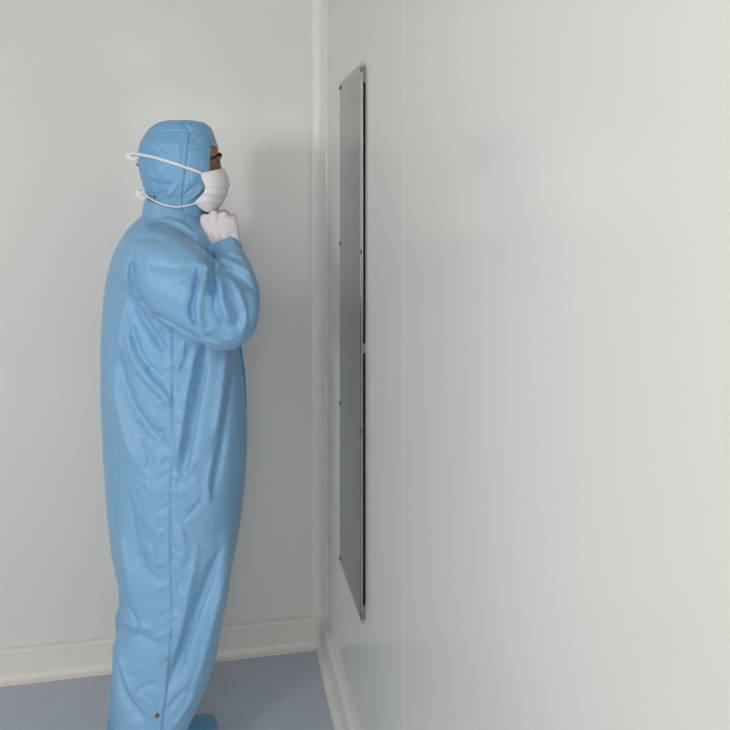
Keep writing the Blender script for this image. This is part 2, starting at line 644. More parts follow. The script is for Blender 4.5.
HDX, HDZ = 0.004, 0.004
hand_in, WR = hand(-0.0035)
body_g = []
# head
body_g.append(ball(P(177, 156), (0.094, 0.073, 0.085)))
body_g.append(ball(P(196, 166), (0.062, 0.064, 0.098)))
body_g.append(ball(P(198, 186), (0.055, 0.055, 0.058)))
body_g.append(ball(P(204, 201), (0.030, 0.030, 0.020)))           # chin
body_g.append(ball(P(211.8, 156), (0.027, 0.054, 0.014)))
body_g.append(ball(P(204, 150), (0.038, 0.060, 0.034)))       # brow
for s in (-1, 1):
    body_g.append(ball(P(209, 175, YM + s * 0.036), (0.026, 0.022, 0.020)))  # cheek bones
    body_g.append(ball(P(179, 172, YM + s * 0.073), (0.018, 0.010, 0.032)))  # ears
    body_g.append(ball(P(217, 182.5, YM + s * 0.010), (0.012, 0.009, 0.009)))  # nostrils
body_g += capsule_chain([P(216.2, 160) + (0.011,), P(218, 167) + (0.0105,), P(219.5, 174) + (0.010,), P(222.5, 181) + (0.0115,)])
body_g.append(ball(P(211.5, 191.0), (0.016, 0.025, 0.0065)))
body_g.append(ball(P(211.0, 195.0), (0.016, 0.022, 0.007)))
# neck, trunk, limbs
body_g += capsule_chain([P(172, 180) + (0.058,), P(168, 214) + (0.056,)])
body_g += capsule_chain([(P(162, 244)[0], YM - 0.12, P(162, 244)[2], 0.04), (P(166, 226)[0], YM, P(166, 226)[2], 0.05), (P(162, 244)[0], YM + 0.12, P(162, 244)[2], 0.04)])
body_g.append(loft([(P(160, y)[2], P(b, y)[0], P(f, y)[0], YM, w) for y, b, f, w in
                    ((232, 146, 188, 0.07), (246, 132, 200, 0.14), (262, 122, 208, 0.165), (300, 118, 214, 0.16), (350, 120, 218, 0.145), (400, 120, 222, 0.145), (440, 118, 222, 0.155), (480, 118, 218, 0.16), (505, 124, 214, 0.15))], n=40, exp=2.2))
for arm in (R_UP, R_FO):
    body_g += capsule_chain(arm)
    body_g += capsule_chain([mirror_y(p, -0.01) for p in arm])
body_g += hand_in + flip(hand_in, HDX, HDZ)
body_g += capsule_chain([R_FO[-1], WR + (0.026,)])
body_g += capsule_chain([mirror_y(R_FO[-1], -0.01), mirror_y(WR, HDX, HDZ) + (0.026,)])
for yy, s in ((YN, 0.0), (YF, 0.0)):
    body_g += capsule_chain([V3(172, 470, YM + (yy - YM) * 0.85, 0.082), V3(172, 590, yy, 0.062), V3(168, 612, yy, 0.055)])
    a = V3(168, 612, yy)
    kx = a[0] - 0.03
    fx = BODY_O.x - 0.055
    body_g += capsule_chain([a + (0.052,), (kx, yy, 0.33, 0.052), (fx, yy, 0.10, 0.036)])
    body_g += capsule_chain([(fx - 0.03, yy, 0.040, 0.030), (fx + 0.05, yy, 0.032, 0.023), (fx + 0.12, yy, 0.022, 0.014)])
bm_ = remesh('body', body_g, 0.0042, 5)
co = get_co(bm_)
# eye sockets and lids
for s in (-1, 1):
    e = np.array(P(212.8, 164.2, YM + s * 0.031))
    d = co - e
    rr = np.sqrt((d[:, 1] / 0.017) ** 2 + (d[:, 2] / 0.0105) ** 2)
    front = d[:, 0] > -0.02
    co[:, 0] -= np.where(front, 0.0075 * np.exp(-(rr ** 2)), 0)
set_co(bm_, co)
person = link_me('person', bm_, M_SKIN)
person.data.transform(Matrix.Translation(-BODY_O))
person.location = BODY_O
tag(person, 'person in pale blue hooded coverall and white face mask, gloved fist under chin', 'person')


def part(name, me_or_vf, m, parent=None, smooth=True):
    """a worn part: geometry in world units, moved into the person's own frame"""
    if isinstance(me_or_vf, tuple):
        me = bpy.data.meshes.new(name)
        me.from_pydata([tuple(v) for v in me_or_vf[0]], [], [tuple(f) for f in me_or_vf[1]])
        bm = bmesh.new(); bm.from_mesh(me)
        bmesh.ops.recalc_face_normals(bm, faces=bm.faces[:])
        bm.to_mesh(me); bm.free()
    else:
        me = me_or_vf
    me.transform(Matrix.Translation(-BODY_O))
    return link_me(name, me, m, parent or person, smooth)


# eyes with iris, lids and brows
for s in (-1, 1):
    ec = Vector(P(213.2, 164.2, YM + s * 0.031))
    me = bpy.data.meshes.new('eye')
    v, f = ball(ec, (0.0118,) * 3, seg=24)
    eye = part('eye', (v, f), M_EYE)
    g = ball(ec + Vector((0.0072, -0.0004, 0)), (0.0052, 0.0058, 0.0058))
    part('iris', g, M_IRIS, eye)
    # lids: two curved bands over the ball
    def slit(az, up):
        k = max(0.0, math.cos(az / math.radians(76) * math.pi / 2)) if abs(az) < math.radians(76) else 0.0
        return (-1 + 21 * k) if up else (-1 - 15 * k)
    for nm, up, rad in (('upper_eyelid', True, 0.0132), ('lower_eyelid', False, 0.0130)):
        rings = []
        for j in range(27):
            az = math.radians(-120 + 240 * j / 26)
            row = []
            for i in range(8):
                e0 = slit(az, up)
                e1 = 66 if up else -62
                el = math.radians(e0 + (e1 - e0) * i / 7)
                row.append(ec + Vector((rad * math.cos(el) * math.cos(az), rad * math.cos(el) * math.sin(az), rad * math.sin(el))))
            rings.append(row)
        v = [p for r in rings for p in r]
        f = [(j * 8 + i, j * 8 + i + 1, (j + 1) * 8 + i + 1, (j + 1) * 8 + i) for j in range(26) for i in range(7)]
        o = part(nm, (v, f), M_SKIN)
        so = o.modifiers.new('s', 'SOLIDIFY'); so.thickness = 0.0012
    lash = []
    for j in range(15):
        az = math.radians(-76 + 152 * j / 14)
        el = math.radians(slit(az, True))
        r_ = 0.0141
        lash.append(tuple(ec + Vector((r_ * math.cos(el) * math.cos(az), r_ * math.cos(el) * math.sin(az), r_ * math.sin(el)))) + (0.0014 if 0 < j < 14 else 0.0004,))
    part('eyelash', tube(lash, n=8, sub=2), M_BROW)
bvh_src = bpy.data.objects['person']
from mathutils.bvhtree import BVHTree
dg = bpy.context.evaluated_depsgraph_get(); dg.update()
body_bvh = BVHTree.FromObject(bvh_src, dg)
for s in (-1, 1):
    pts = []
    for j, (px, py, lat) in enumerate(((222, 157.2, 0.010), (221.5, 155.6, 0.018), (219.5, 154.6, 0.028), (217, 155.0, 0.038), (213.5, 157.0, 0.047), (211, 159.0, 0.052))):
        p = Vector(P(px, py, YM + s * lat))
        hit = body_bvh.find_nearest(p - BODY_O)[0] + BODY_O
        pts.append((hit.x - (0.0016, 0.0013, 0.0010, 0.0004, 0, 0)[j], hit.y + (0, 0, 0, 0.0006, 0.001, 0.0008)[j] * -s, hit.z, (0.0042, 0.0056, 0.0056, 0.0050, 0.0036, 0.0016)[j]))
    part('eyebrow', tube(pts, n=12, sub=4, flat=0.62), M_BROW)

# ------------------------------------------------------------------ coverall
def settle(name, me, frames=28, grow=(1.07, 1.07, 1.022), pin=0.16):
    """let the cloth, cut a little too large, hang and buckle into its own folds"""
    o = bpy.data.objects.new(name + '_src', me)
    COL.objects.link(o)
    co = get_co(me)
    vg = o.vertex_groups.new(name='hold')
    z = co[:, 2]
    hold = np.full(len(co), pin)
    wr = np.array(V3(223.5, 248, YM - 0.085)); wl = np.array(mirror_y(V3(223.5, 248, YM - 0.085), HDX, HDZ))
    dw = np.minimum(np.linalg.norm(co - wr, axis=1), np.linalg.norm(co - wl, axis=1))
    hold = np.maximum(hold, np.clip(1 - (dw - 0.045) / 0.03, 0, 1))
    hold = np.maximum(hold, np.clip((z - P(160, 222)[2]) / 0.03, 0, 1))
    lv = np.round(hold * 100).astype(int)
    for k in np.unique(lv):
        vg.add([int(i) for i in np.nonzero(lv == k)[0]], k / 100.0, 'REPLACE')
    m = o.modifiers.new('cloth', 'CLOTH')
    st = m.settings
    st.quality = 6
    st.mass = 0.12
    st.air_damping = 2.0
    st.tension_stiffness = st.compression_stiffness = 12
    st.shear_stiffness = 6
    st.bending_stiffness = 0.6
    st.tension_damping = st.compression_damping = st.shear_damping = 8
    st.bending_damping = 0.6
    st.vertex_group_mass = 'hold'
    st.pin_stiffness = 1.0
    st.effector_weights.gravity = 0.15
    o.shape_key_add(name='Basis')
    kb = o.shape_key_add(name='cut', from_mix=False)
    kb.data.foreach_set('co', np.ascontiguousarray(co * np.array(grow)).ravel())
    kb.value = 0.0
    st.rest_shape_key = kb
    m.collision_settings.use_collision = False
    m.collision_settings.use_self_collision = False
    m.point_cache.frame_start = 1
    m.point_cache.frame_end = frames
    for fr in range(1, frames + 1):
        SC.frame_set(fr)
    q = o.modifiers.new('q', 'SUBSURF'); q.levels = 1; q.render_levels = 1
    dg = bpy.context.evaluated_depsgraph_get()
    dg.update()
    out = bpy.data.meshes.new_from_object(o.evaluated_get(dg))
    out.name = name
    c1 = get_co(out)
    print('SETTLE', len(co), 'moved', np.abs(c1[:len(co)] - co).mean() if len(c1) >= len(co) else 0, np.abs(c1[:len(co)] - co).max())
    bpy.data.objects.remove(o)
    SC.frame_set(1)
    return out


def LV(y, b, f, w, plane=YM, yc=None):
    pb, pf = P(b, y, plane), P(f, y, plane)
    return ((pb[2] + pf[2]) / 2, pb[0], pf[0], plane if yc is None else yc, w)


torso = [LV(*a) for a in ((206, 149, 192, 0.066), (213, 145, 197, 0.074), (219, 138, 203, 0.098), (225, 131, 208, 0.135), (232, 125, 212, 0.165), (241, 119.5, 216, 0.188),
                          (253, 114, 221, 0.200), (266, 110, 225, 0.205), (283, 106.5, 229, 0.206), (301, 104, 232, 0.206), (321, 103, 235, 0.206), (350, 102, 238.5, 0.204),
                          (380, 102.3, 243, 0.204), (410, 103, 246, 0.206), (436, 104.2, 246.8, 0.208), (461, 105.7, 246, 0.208), (488, 107.5, 244, 0.206), (522, 110.5, 240, 0.202), (550, 115, 235, 0.196), (572, 120, 229, 0.188), (590, 128, 222, 0.170))]
legN = [LV(y, b, f, w, -0.565) for y, b, f, w in ((505, 115, 232, 0.08), (550, 117, 233, 0.094), (575, 119, 230.5, 0.096), (603, 122.5, 227, 0.098), (616, 121.5, 224, 0.098), (631, 116, 221.3, 0.098), (646, 112.3, 219, 0.098), (661, 112, 215.5, 0.098), (680, 113, 209.5, 0.099), (703, 114, 200.5, 0.098), (720, 116.5, 191.5, 0.095), (738, 120, 183, 0.090), (752, 122, 178, 0.084), (763, 124, 175, 0.078))]
legF = [LV(y, b, f, w, -0.365) for y, b, f, w in ((505, 118, 232, 0.08), (550, 118, 230, 0.088), (590, 119, 224, 0.088), (600, 119, 222, 0.088), (609, 115, 221, 0.088), (616, 115, 220, 0.088), (628, 116, 218, 0.088), (650, 115, 214, 0.088), (681, 110, 205, 0.088), (698, 109.3, 199, 0.088), (715, 110, 193, 0.085), (724, 112, 189, 0.080))]
slv = [V3(150, 252, YM - 0.10, 0.080), V3(155, 259, YM - 0.15, 0.093), V3(172, 276, YM - 0.20, 0.100), V3(197, 297, YM - 0.225, 0.097), V3(219, 310, YM - 0.235, 0.092), V3(228, 317, YM - 0.235, 0.080)]
fore = [V3(222, 314, YM - 0.235, 0.085), V3(231, 304, YM - 0.225, 0.073), V3(233, 289, YM - 0.195, 0.064), V3(231, 274, YM - 0.155, 0.056), V3(228, 260, YM - 0.115, 0.046), V3(225.0, 250.5, YM - 0.09, 0.0385), V3(223.5, 246, YM - 0.084, 0.036)]
pieces = [loft(torso, n=72), loft(legN, n=56), loft(legF, n=56), tube(slv, n=40), tube(fore, n=40)]
elb = V3(224.5, 315.5, YM - 0.232)
pieces += [ball(elb, (0.083,) * 3), ball(mirror_y(elb, -0.012), (0.083,) * 3)]
pieces += [tube([mirror_y(p, -0.012) for p in slv], n=40)]
pieces += [tube([mirror_y(p, -0.012 * (1 - i / 6) + HDX * i / 6, HDZ * i / 6) for i, p in enumerate(fore)], n=40)]
sm = remesh('coverall', pieces, 0.0078, 8)
co = get_co(sm); no = get_no(sm)
xz = co[:, [0, 2]]
YA, YT, YLG = YM - 0.30, YM - 0.20, YM - 0.20
S = []   # (points, plane, amplitude m, width one side, width other side)
def fold(pts, y, amp, wl, wr=None): S.append((pts, y, amp, wl, wr))
# sleeve
fold([(199, 262), (197, 280), (194, 296), (191, 308), (194, 321), (202, 332)], YA, -0.0150, 0.010, 0.006)
fold([(206, 262), (203, 282), (199, 300), (200, 318), (208, 330)], YA, 0.0150, 0.010)
fold([(209, 252), (212.5, 268), (212, 294)], YA, -0.0240, 0.007, 0.010)
fold([(196, 262), (204, 268), (211, 270)], YA, 0.010, 0.007)
fold([(216, 279), (215, 300), (219, 316), (228, 328)], YA, -0.0120, 0.005, 0.008)
fold([(220, 278), (222, 300), (230, 322)], YA, 0.0120, 0.008)
fold([(225, 279), (232, 296), (236, 310), (237, 328)], YA, -0.0120, 0.006, 0.009)
fold([(232, 282), (241, 300), (245, 318), (240, 335)], YA, 0.0105, 0.009)
fold([(243, 292), (250, 306), (248, 322)], YA, -0.0090, 0.007)
fold([(212, 266), (222, 268), (236, 273), (252, 286)], YA + 0.1, -0.0135, 0.006, 0.009)
fold([(215, 260), (228, 262), (243, 268), (253, 277)], YA + 0.1, 0.0090, 0.008)
fold([(216, 253), (228, 255), (244, 260)], YA + 0.12, -0.0075, 0.005)
fold([(150, 264), (176, 268), (198, 264)], YA, -0.0050, 0.016, 0.026)
fold([(192, 278), (184, 292), (181, 308)], YA, 0.0045, 0.020)
fold([(131, 258), (131, 284), (139, 302), (150, 315)], YA + 0.06, -0.0180, 0.012, 0.008)
fold([(150, 315), (172, 327), (190, 336), (206, 346)], YA + 0.02, -0.0150, 0.010)
fold([(203, 334), (212, 328), (222, 338), (236, 338)], YA, 0.0060, 0.006)
fold([(196, 338), (208, 341), (222, 345)], YA, 0.0060, 0.007)
# shoulder and chest
fold([(147, 224), (166, 227), (182, 233), (198, 247), (207, 258)], YT - 0.05, -0.010, 0.012, 0.009)
fold([(158, 219), (178, 224), (194, 235), (205, 249)], YT, 0.007, 0.010)
fold([(165, 213), (182, 220), (196, 234)], YT + 0.05, -0.006, 0.008)
fold([(126, 243), (136, 238), (150, 236), (166, 240)], YT, -0.004, 0.012)
fold([(134, 252), (128, 270), (128, 290)], YT, 0.006, 0.014)
# back and side of the trunk
fold([(134, 303), (146, 322), (157, 337), (168, 354)], YT, -0.012, 0.008, 0.016)
fold([(141, 300), (154, 320), (164, 332)], YT, 0.007, 0.010)
fold([(130, 322), (136, 345), (147, 364), (161, 376)], YT, -0.010, 0.009, 0.014)
fold([(126, 330), (131, 354), (143, 376), (160, 392), (171, 408)], YT, 0.008, 0.012, 0.008)
fold([(114, 345), (121, 380), (131, 405), (150, 431), (169, 446)], YT, -0.014, 0.014, 0.024)
fold([(139, 362), (150, 378), (163, 390), (170, 403)], YT, 0.007, 0.008)
fold([(111, 380), (117, 415), (127, 445), (140, 470)], YT, 0.008, 0.020)
fold([(126, 300), (118, 335), (113, 375)], YT, 0.006, 0.014)
fold([(153, 412), (160, 424), (170, 428)], YT, 0.005, 0.007)
fold([(142, 440), (150, 455), (146, 472)], YT, -0.005, 0.009)
# seam gathers
for y0, s_ in ((345, -1), (362, 1), (378, -1), (396, -1), (418, 1), (437, -1), (452, 1), (470, -1), (486, 1), (502, -1), (518, 1), (538, -1), (556, 1), (580, -1), (603, 1), (628, -1), (652, 1)):
    fold([(171, y0), (171 + s_ * 7, y0 + 5), (171 + s_ * 15, y0 + 9)], YT, random.choice((-1, 1)) * 0.0042, 0.005)
    fold([(171, y0 + 7), (171 - s_ * 6, y0 + 10), (171 - s_ * 12, y0 + 16)], YT, random.choice((-1, 1)) * 0.0035, 0.005)
# front of the trunk
fold([(207, 345), (203, 380), (196, 412), (186, 462), (180, 484)], YT, -0.016, 0.012, 0.024)
fold([(196, 345), (188, 380), (182, 420), (176, 462)], YT, 0.010, 0.014)
fold([(184, 340), (182, 356), (176, 372)], YT, 0.008, 0.008)
fold([(178, 392), (186, 380), (190, 366)], YT, -0.005, 0.006)
fold([(226, 352), (220, 400), (214, 440)], YT, 0.009, 0.018)
fold([(236, 372), (230, 410), (222, 455), (212, 500)], YT, -0.008, 0.012, 0.020)
fold([(214, 452), (208, 480), (210, 505)], YT, 0.005, 0.012)
fold([(174, 478), (186, 470), (196, 462)], YT, 0.006, 0.009)
fold([(204, 494), (192, 512), (180, 522)], YT, -0.004, 0.009)
# thighs and legs
fold([(222, 552), (209, 588), (197, 616), (182, 660), (167, 694)], YLG, -0.018, 0.016, 0.026)
fold([(198, 545), (188, 590), (181, 625), (172, 665)], YLG, 0.008, 0.016)
fold([(226, 575), (214, 620), (202, 662), (188, 700)], YLG, 0.008, 0.018)
fold([(186, 700), (194, 678), (202, 656)], YLG, -0.004, 0.008)
fold([(112, 640), (125, 641), (142, 639), (162, 645)], YLG, -0.005, 0.008, 0.014)
fold([(116, 629), (132, 630), (152, 628)], YLG, 0.007, 0.011)
fold([(125, 612), (136, 626), (140, 640)], YLG, -0.005, 0.008)
fold([(113, 668), (118, 690), (128, 706), (147, 719)], YLG, -0.012, 0.009, 0.018)
fold([(116, 660), (126, 684), (140, 700)], YLG, 0.006, 0.012)
fold([(134, 695), (144, 687), (158, 683)], YLG, -0.006, 0.006)
fold([(141, 555), (146, 574), (161, 580)], YLG, -0.007, 0.008)
fold([(148, 545), (156, 562), (166, 566)], YLG, 0.006, 0.008)
fold([(118, 540), (126, 575), (131, 604)], YLG, 0.007, 0.016)
fold([(128, 498), (134, 535), (136, 575)], YLG, -0.006, 0.016)
fold([(150, 480), (146, 510), (154, 535)], YLG, 0.005, 0.013)
fold([(178, 520), (184, 545), (180, 570)], YLG, 0.005, 0.010)
fold([(190, 555), (186, 575), (176, 592)], YLG, -0.004, 0.008)
fold([(166, 712), (176, 700), (186, 690)], YLG, -0.006, 0.007)
fold([(172, 728), (184, 712), (196, 694)], YLG, 0.005, 0.009)
CR_ = []
def crisp(pts, y, amp=0.003, w_=0.0035): CR_.append((pts, y, amp, w_))
rr = random.Random(3)
for px0, py0, px1, py1, y, n_ in ((116, 330, 170, 450, YT, 16), (140, 430, 169, 620, YT, 18), (173, 340, 205, 520, YT, 16), (175, 480, 225, 600, YLG, 10), (120, 560, 168, 720, YLG, 14), (172, 600, 205, 715, YLG, 8), (195, 262, 250, 335, YA, 18), (140, 235, 195, 320, YA, 9)):
    for k in range(n_):
        cx, cy = rr.uniform(px0, px1), rr.uniform(py0, py1)
        a = rr.choice((rr.uniform(0.3, 1.0), rr.uniform(1.1, 1.7), rr.uniform(-0.9, -0.2)))
        l_ = rr.uniform(4, 11)
        b_ = rr.uniform(-2.5, 2.5)
        crisp([(cx - l_ * math.cos(a), cy - l_ * math.sin(a)), (cx + b_, cy + b_), (cx + l_ * math.cos(a), cy + l_ * math.sin(a))], y, rr.choice((-1, 1)) * rr.uniform(0.0012, 0.0030), rr.uniform(0.003, 0.006))
off = np.zeros(len(co))
for pts, y, amp, wl, wr in S:
    off += stroke(xz, no, pts, y, amp, wl, wr)
    off += stroke(xz + np.array([0.012, 0.018]), no, pts, y, amp * 0.9, wl, wr, near=False)   # similar folds on the other side
def seams_of(xz, no):
    off = np.zeros(len(xz))
    off += stroke(xz, no, [(x - 1.6, y) for x, y in seam], YT, 0.0032, 0.0050, 0.0050, taper=False)
    off += stroke(xz, no, [(x + 1.5, y) for x, y in seam], YT, -0.0045, 0.0034, 0.0034, taper=False)
    off += stroke(xz, no, [(186, 219), (160, 224), (140, 240), (131, 262), (134, 290), (150, 314)], YT - 0.03, -0.0022, 0.0035, taper=False)
    return off
# side seam: a narrow raised ridge with a dark groove behind it
seam = [(171.5, 326), (172, 350), (171.8, 400), (171.3, 450), (170.2, 500), (170, 550), (171, 600), (170, 640), (166.5, 690), (163, 712), (160, 745)]
# crumple: stretched, folded noise, stronger off the seat of the tight spots
q = co * np.array([9.0, 9.0, 4.5])
wv = np.stack([noise3(q * 0.7 + 5), noise3(q * 0.7 + 17), noise3(q * 0.7 + 31)], 1)
n1 = noise3(q + wv * 1.6)
n2 = noise3(co * np.array([22, 22, 13.0]) + wv * 2.5)
off += 0.0035 * (0.35 - np.abs(n1)) + 0.0012 * (0.3 - np.abs(n2) * 1.3)
n3 = noise3(co * 46 + wv * 3)
off += 0.0008 * n3
co2 = co + no * off[:, None]
set_co(sm, co2)
sm = settle('coverall', sm)
co = get_co(sm); no = get_no(sm); xz = co[:, [0, 2]]
off = seams_of(xz, no)
for pts, y, amp, wl, wr in S:
    off += stroke(xz, no, pts, y, amp * 0.5, wl * 0.5, (wr or wl) * 0.5)
for pts, y, amp, w_ in CR_:
    off += stroke(xz, no, pts, y, amp, w_)
off += 0.0008 * (0.3 - np.abs(noise3(co * np.array([34, 34, 22.0]))))
set_co(sm, co + no * off[:, None])
cov = part('coverall', sm, M_SUIT)

dg = bpy.context.evaluated_depsgraph_get(); dg.update()
cov_bvh = BVHTree.FromObject(cov, dg)
def on_cov(px, py, y=YM - 0.6):
    """where the side of the coverall lies behind this spot, and its normal"""
    a = Vector(CAM) - BODY_O
    b = Vector(P(px, py, -0.6)) - BODY_O
    h = cov_bvh.ray_cast(a, (b - a).normalized())
    return h[0] + BODY_O, h[1]

# front zipper flap, running down the centre of the chest
fl = []
dgp = []
for py in range(232, 412, 6):
    x0 = P(240, py)[0] + 0.3
    z = P(240, py)[2]
    row = []
    for k in range(7):
        yy = YM + (-0.030 + 0.060 * k / 6)
        h = cov_bvh.ray_cast(Vector((x0, yy, z)) - BODY_O, Vector((-1, 0, 0)))
        xx = (h[0] + BODY_O).x if h[0] else row[-1][0]
        row.append((xx + ((0.006 if 0 < k < 6 else 0.0) * min(1, (410 - py) / 40.0) - 0.002), yy, z))
    fl.append(row)
v = [p for r in fl for p in r]
f = [(j * 7 + i, j * 7 + i + 1, (j + 1) * 7 + i + 1, (j + 1) * 7 + i) for j in range(len(fl) - 1) for i in range(6)]
me = bpy.data.meshes.new('zipper_flap')
o = part('zipper_flap', (v, f), M_FLAP_SHADE, cov)
so = o.modifiers.new('s', 'SOLIDIFY'); so.thickness = 0.003; so.offset = 1

# stand collar
def ring_pts(z_b, z_f, xb, xf, yc, hw, n=72, wob=0.0, seed=0, exp=2.1):
    out = []
    cx, rx = (xb + xf) / 2, (xf - xb) / 2
    for j in range(n):
        a = 2 * math.pi * j / n
        c, s = math.cos(a), math.sin(a)
        e = 2 / exp
        x = cx + rx * math.copysign(abs(c) ** e, c)
        y = yc + hw * math.copysign(abs(s) ** e, s)
        t = (x - xb) / (xf - xb)
        z = z_b + (z_f - z_b) * t
        w = wob * math.sin(a * 5 + seed) + wob * 0.6 * math.sin(a * 9 + seed * 2.3)
        out.append((x + w * c, y + w * s, z))
    return out
crings = []
for t in np.linspace(0, 1, 9):
    zb = P(145, 199)[2] * (1 - t) + P(140, 217)[2] * t
    zf = P(200, 216)[2] * (1 - t) + P(205, 236)[2] * t
    crings.append(ring_pts(zb, zf, P(145.5 - 3.5 * t - 1.0 * math.sin(t * 3), 205)[0], P(199 + 5 * t, 220)[0], YM, 0.079 + 0.020 * t, wob=0.0018, seed=t * 1.5))
cv_, cf_ = rings_geo(crings, cap=False)
o = part('collar', (cv_, cf_), M_SUIT, cov)
so = o.modifiers.new('s', 'SOLIDIFY'); so.thickness = 0.0025; so.offset = 0
su = o.modifiers.new('q', 'SUBSURF'); su.levels = 1; su.render_levels = 1

# cuffs: gathered elastic bands at both wrists
def cuff(flipped):
    A = Vector(V3(223.2, 244.6, YM - 0.084)); B = Vector(V3(226.5, 252.5, YM - 0.094))
    t = (B - A).normalized()
    u = t.cross(Vector((0, 1, 0))).normalized(); w = t.cross(u)
    rings = []
    for s_, r in ((0.0, 0.0345), (0.0, 0.0375), (0.15, 0.0395), (0.5, 0.0405), (0.85, 0.0415), (1.05, 0.0425), (1.25, 0.040)):
        c = A + (B - A) * s_
        ring = []
        for j in range(72):
            a = 2 * math.pi * j / 72
            rr = r * (1 + 0.025 * math.sin(a * 9 + 0.6) + 0.018 * math.sin(a * 17))
            ring.append(c + u * (rr * math.cos(a)) + w * (rr * math.sin(a)))
        rings.append(ring)
    g = rings_geo(rings, cap=False)
    return flip([g], HDX, HDZ)[0] if flipped else g
for fl_ in (False, True):
    part('cuff', cuff(fl_), M_SUIT, cov)

def snap(px, py, parent, bvh, r=0.0062):
    a = Vector(CAM) - BODY_O
    b = Vector(P(px, py, YM)) - BODY_O
    h = bvh.ray_cast(a, (b - a).normalized())
    o = disc('snap_button', h[0] + h[1] * 0.0015, tuple(h[1]), r, 0.005, M_SNAP, parent)
    return o
snap(157.3, 715.5, cov, cov_bvh, 0.0060)

# ------------------------------------------------------------------ hood
hood_lv = [(121.2, 172, 193, 0.020), (121.9, 165, 200.5, 0.035), (123.8, 158.5, 206, 0.047), (127, 152.8, 210.3, 0.058), (131, 148.5, 212.5, 0.067), (136, 144.8, 214.3, 0.075), (141, 141.8, 216, 0.082), (147, 139.6, 218.0, 0.088), (155, 138.3, 219, 0.091), (165, 138.6, 220, 0.093),
           (176, 140.7, 220, 0.093), (184, 142.8, 219, 0.091), (192, 145.5, 216, 0.087), (200, 148.0, 212, 0.080), (208, 149, 207, 0.074), (218, 150, 204, 0.070), (226, 150, 202, 0.067)]
hl = [LV(*a) for a in hood_lv]
NR = 220
hv, hf = loft(hl, n=NR, sub=7, exp=2.2)
me = bpy.data.meshes.new('hood')
me.from_pydata(hv, [], hf[:-1])          # open at the bottom
bm = bmesh.new(); bm.from_mesh(me)
bmesh.ops.triangulate(bm, faces=[f_ for f_ in bm.faces if len(f_.verts) > 4])
bmesh.ops.recalc_face_normals(bm, faces=bm.faces[:])
xo = P(210.4, 158, YM - 0.05)[0]
zt = P(214, 146.8)[2]
zbm = P(204, 201)[2]
for pc, pn in (((xo, 0, 0), (1, 0, -0.035)), ((xo, 0, zt), (0.18, 0, 1)), ((0, 0, zbm), (0, 0, 1))):
    if pn[0] == 1:
        pc = (xo, 0, P(210, 158)[2])
    bmesh.ops.bisect_plane(bm, geom=bm.verts[:] + bm.edges[:] + bm.faces[:], plane_co=pc, plane_no=pn)
kill = []
zc0 = P(210, 158)[2]
for f_ in bm.faces:
    c = f_.calc_center_median()
    if (c.x - xo) - 0.035 * (c.z - zc0) > 0 and (c.z - zt) + 0.18 * (c.x - xo) < 0 and c.z > zbm:
        kill.append(f_)
bmesh.ops.delete(bm, geom=kill, context='FACES')
bm.to_mesh(me); bm.free()
me.update()
co = get_co(me); no = get_no(me); xz = co[:, [0, 2]]
off = np.zeros(len(co))
YH = YM - 0.085
seams = [[(140, 139), (152, 134), (166, 131.5), (178, 131), (190, 132.5), (199, 127.5), (209, 122)], [(189.5, 132), (188, 150), (185.5, 172), (183, 190), (182, 210)], [(191, 150), (203, 147.5), (212, 146)]]
for i, sl in enumerate(seams):
    off += stroke(xz, no, sl, YH, -0.0062, 0.0036, taper=False)
    off += stroke(xz, no, [(x - 1.3, y + 0.9) for x, y in sl], YH, 0.0042, 0.0036, taper=False)
    off += stroke(xz, no, sl, YH, -0.003, 0.003, taper=False, near=False)
HF = [([(152, 150), (158, 160), (156, 172)], 0.004, 0.006), ([(160, 145), (166, 152), (172, 148)], -0.003, 0.005), ([(146, 170), (156, 178), (166, 174)], 0.0045, 0.006),
      ([(150, 180), (160, 185), (172, 182)], -0.005, 0.006), ([(146, 190), (158, 191), (168, 187)], 0.004, 0.005), ([(166, 196), (174, 190), (180, 180)], 0.0035, 0.005), ([(164, 166), (170, 176), (168, 190)], -0.003, 0.005),
      ([(176, 140), (180, 152), (178, 164)], 0.0025, 0.007), ([(186, 202), (194, 196), (202, 188)], 0.005, 0.004), ([(184, 196), (192, 188), (200, 184)], -0.005, 0.004), ([(190, 178), (198, 176), (206, 178)], 0.003, 0.005),
      ([(196, 138), (202, 142), (209, 140)], 0.003, 0.004), ([(192, 143), (200, 134), (208, 130)], -0.003, 0.004), ([(150, 128), (166, 124), (180, 124)], 0.003, 0.006), ([(182, 122), (188, 127), (192, 131)], -0.003, 0.004)]
for pts, a_, w_ in HF:
    off += stroke(xz, no, pts, YH, a_ * 1.1, w_ * 0.85)
    off += stroke(xz + np.array([0.008, 0.006]), no, pts, YH, a_, w_, near=False)
q = co * 26
off += 0.0040 * (0.25 - np.abs(noise3(q + 3))) + 0.0018 * (0.25 - np.abs(noise3(co * 48 + 1.6 * noise3(co * 20)[:, None])))
set_co(me, co + no * off[:, None])
hood = part('hood', me, M_HOOD)
so = hood.modifiers.new('s', 'SOLIDIFY'); so.thickness = 0.0022; so.offset = -1
dg = bpy.context.evaluated_depsgraph_get(); dg.update()
hood_bvh = BVHTree.FromObject(hood, dg)
for px, py in ((150.4, 196.2), (154.6, 196.6)):
    snap(px, py, hood, hood_bvh, 0.0032)
# press stud on the back of the hood
hb = P(138.2, 164.8)
disc('snap_button', Vector((hb[0] - 0.001, hb[1] - 0.012, hb[2])) - BODY_O, (-1, -0.2, 0), 0.0048, 0.005, M_SNAP, hood)

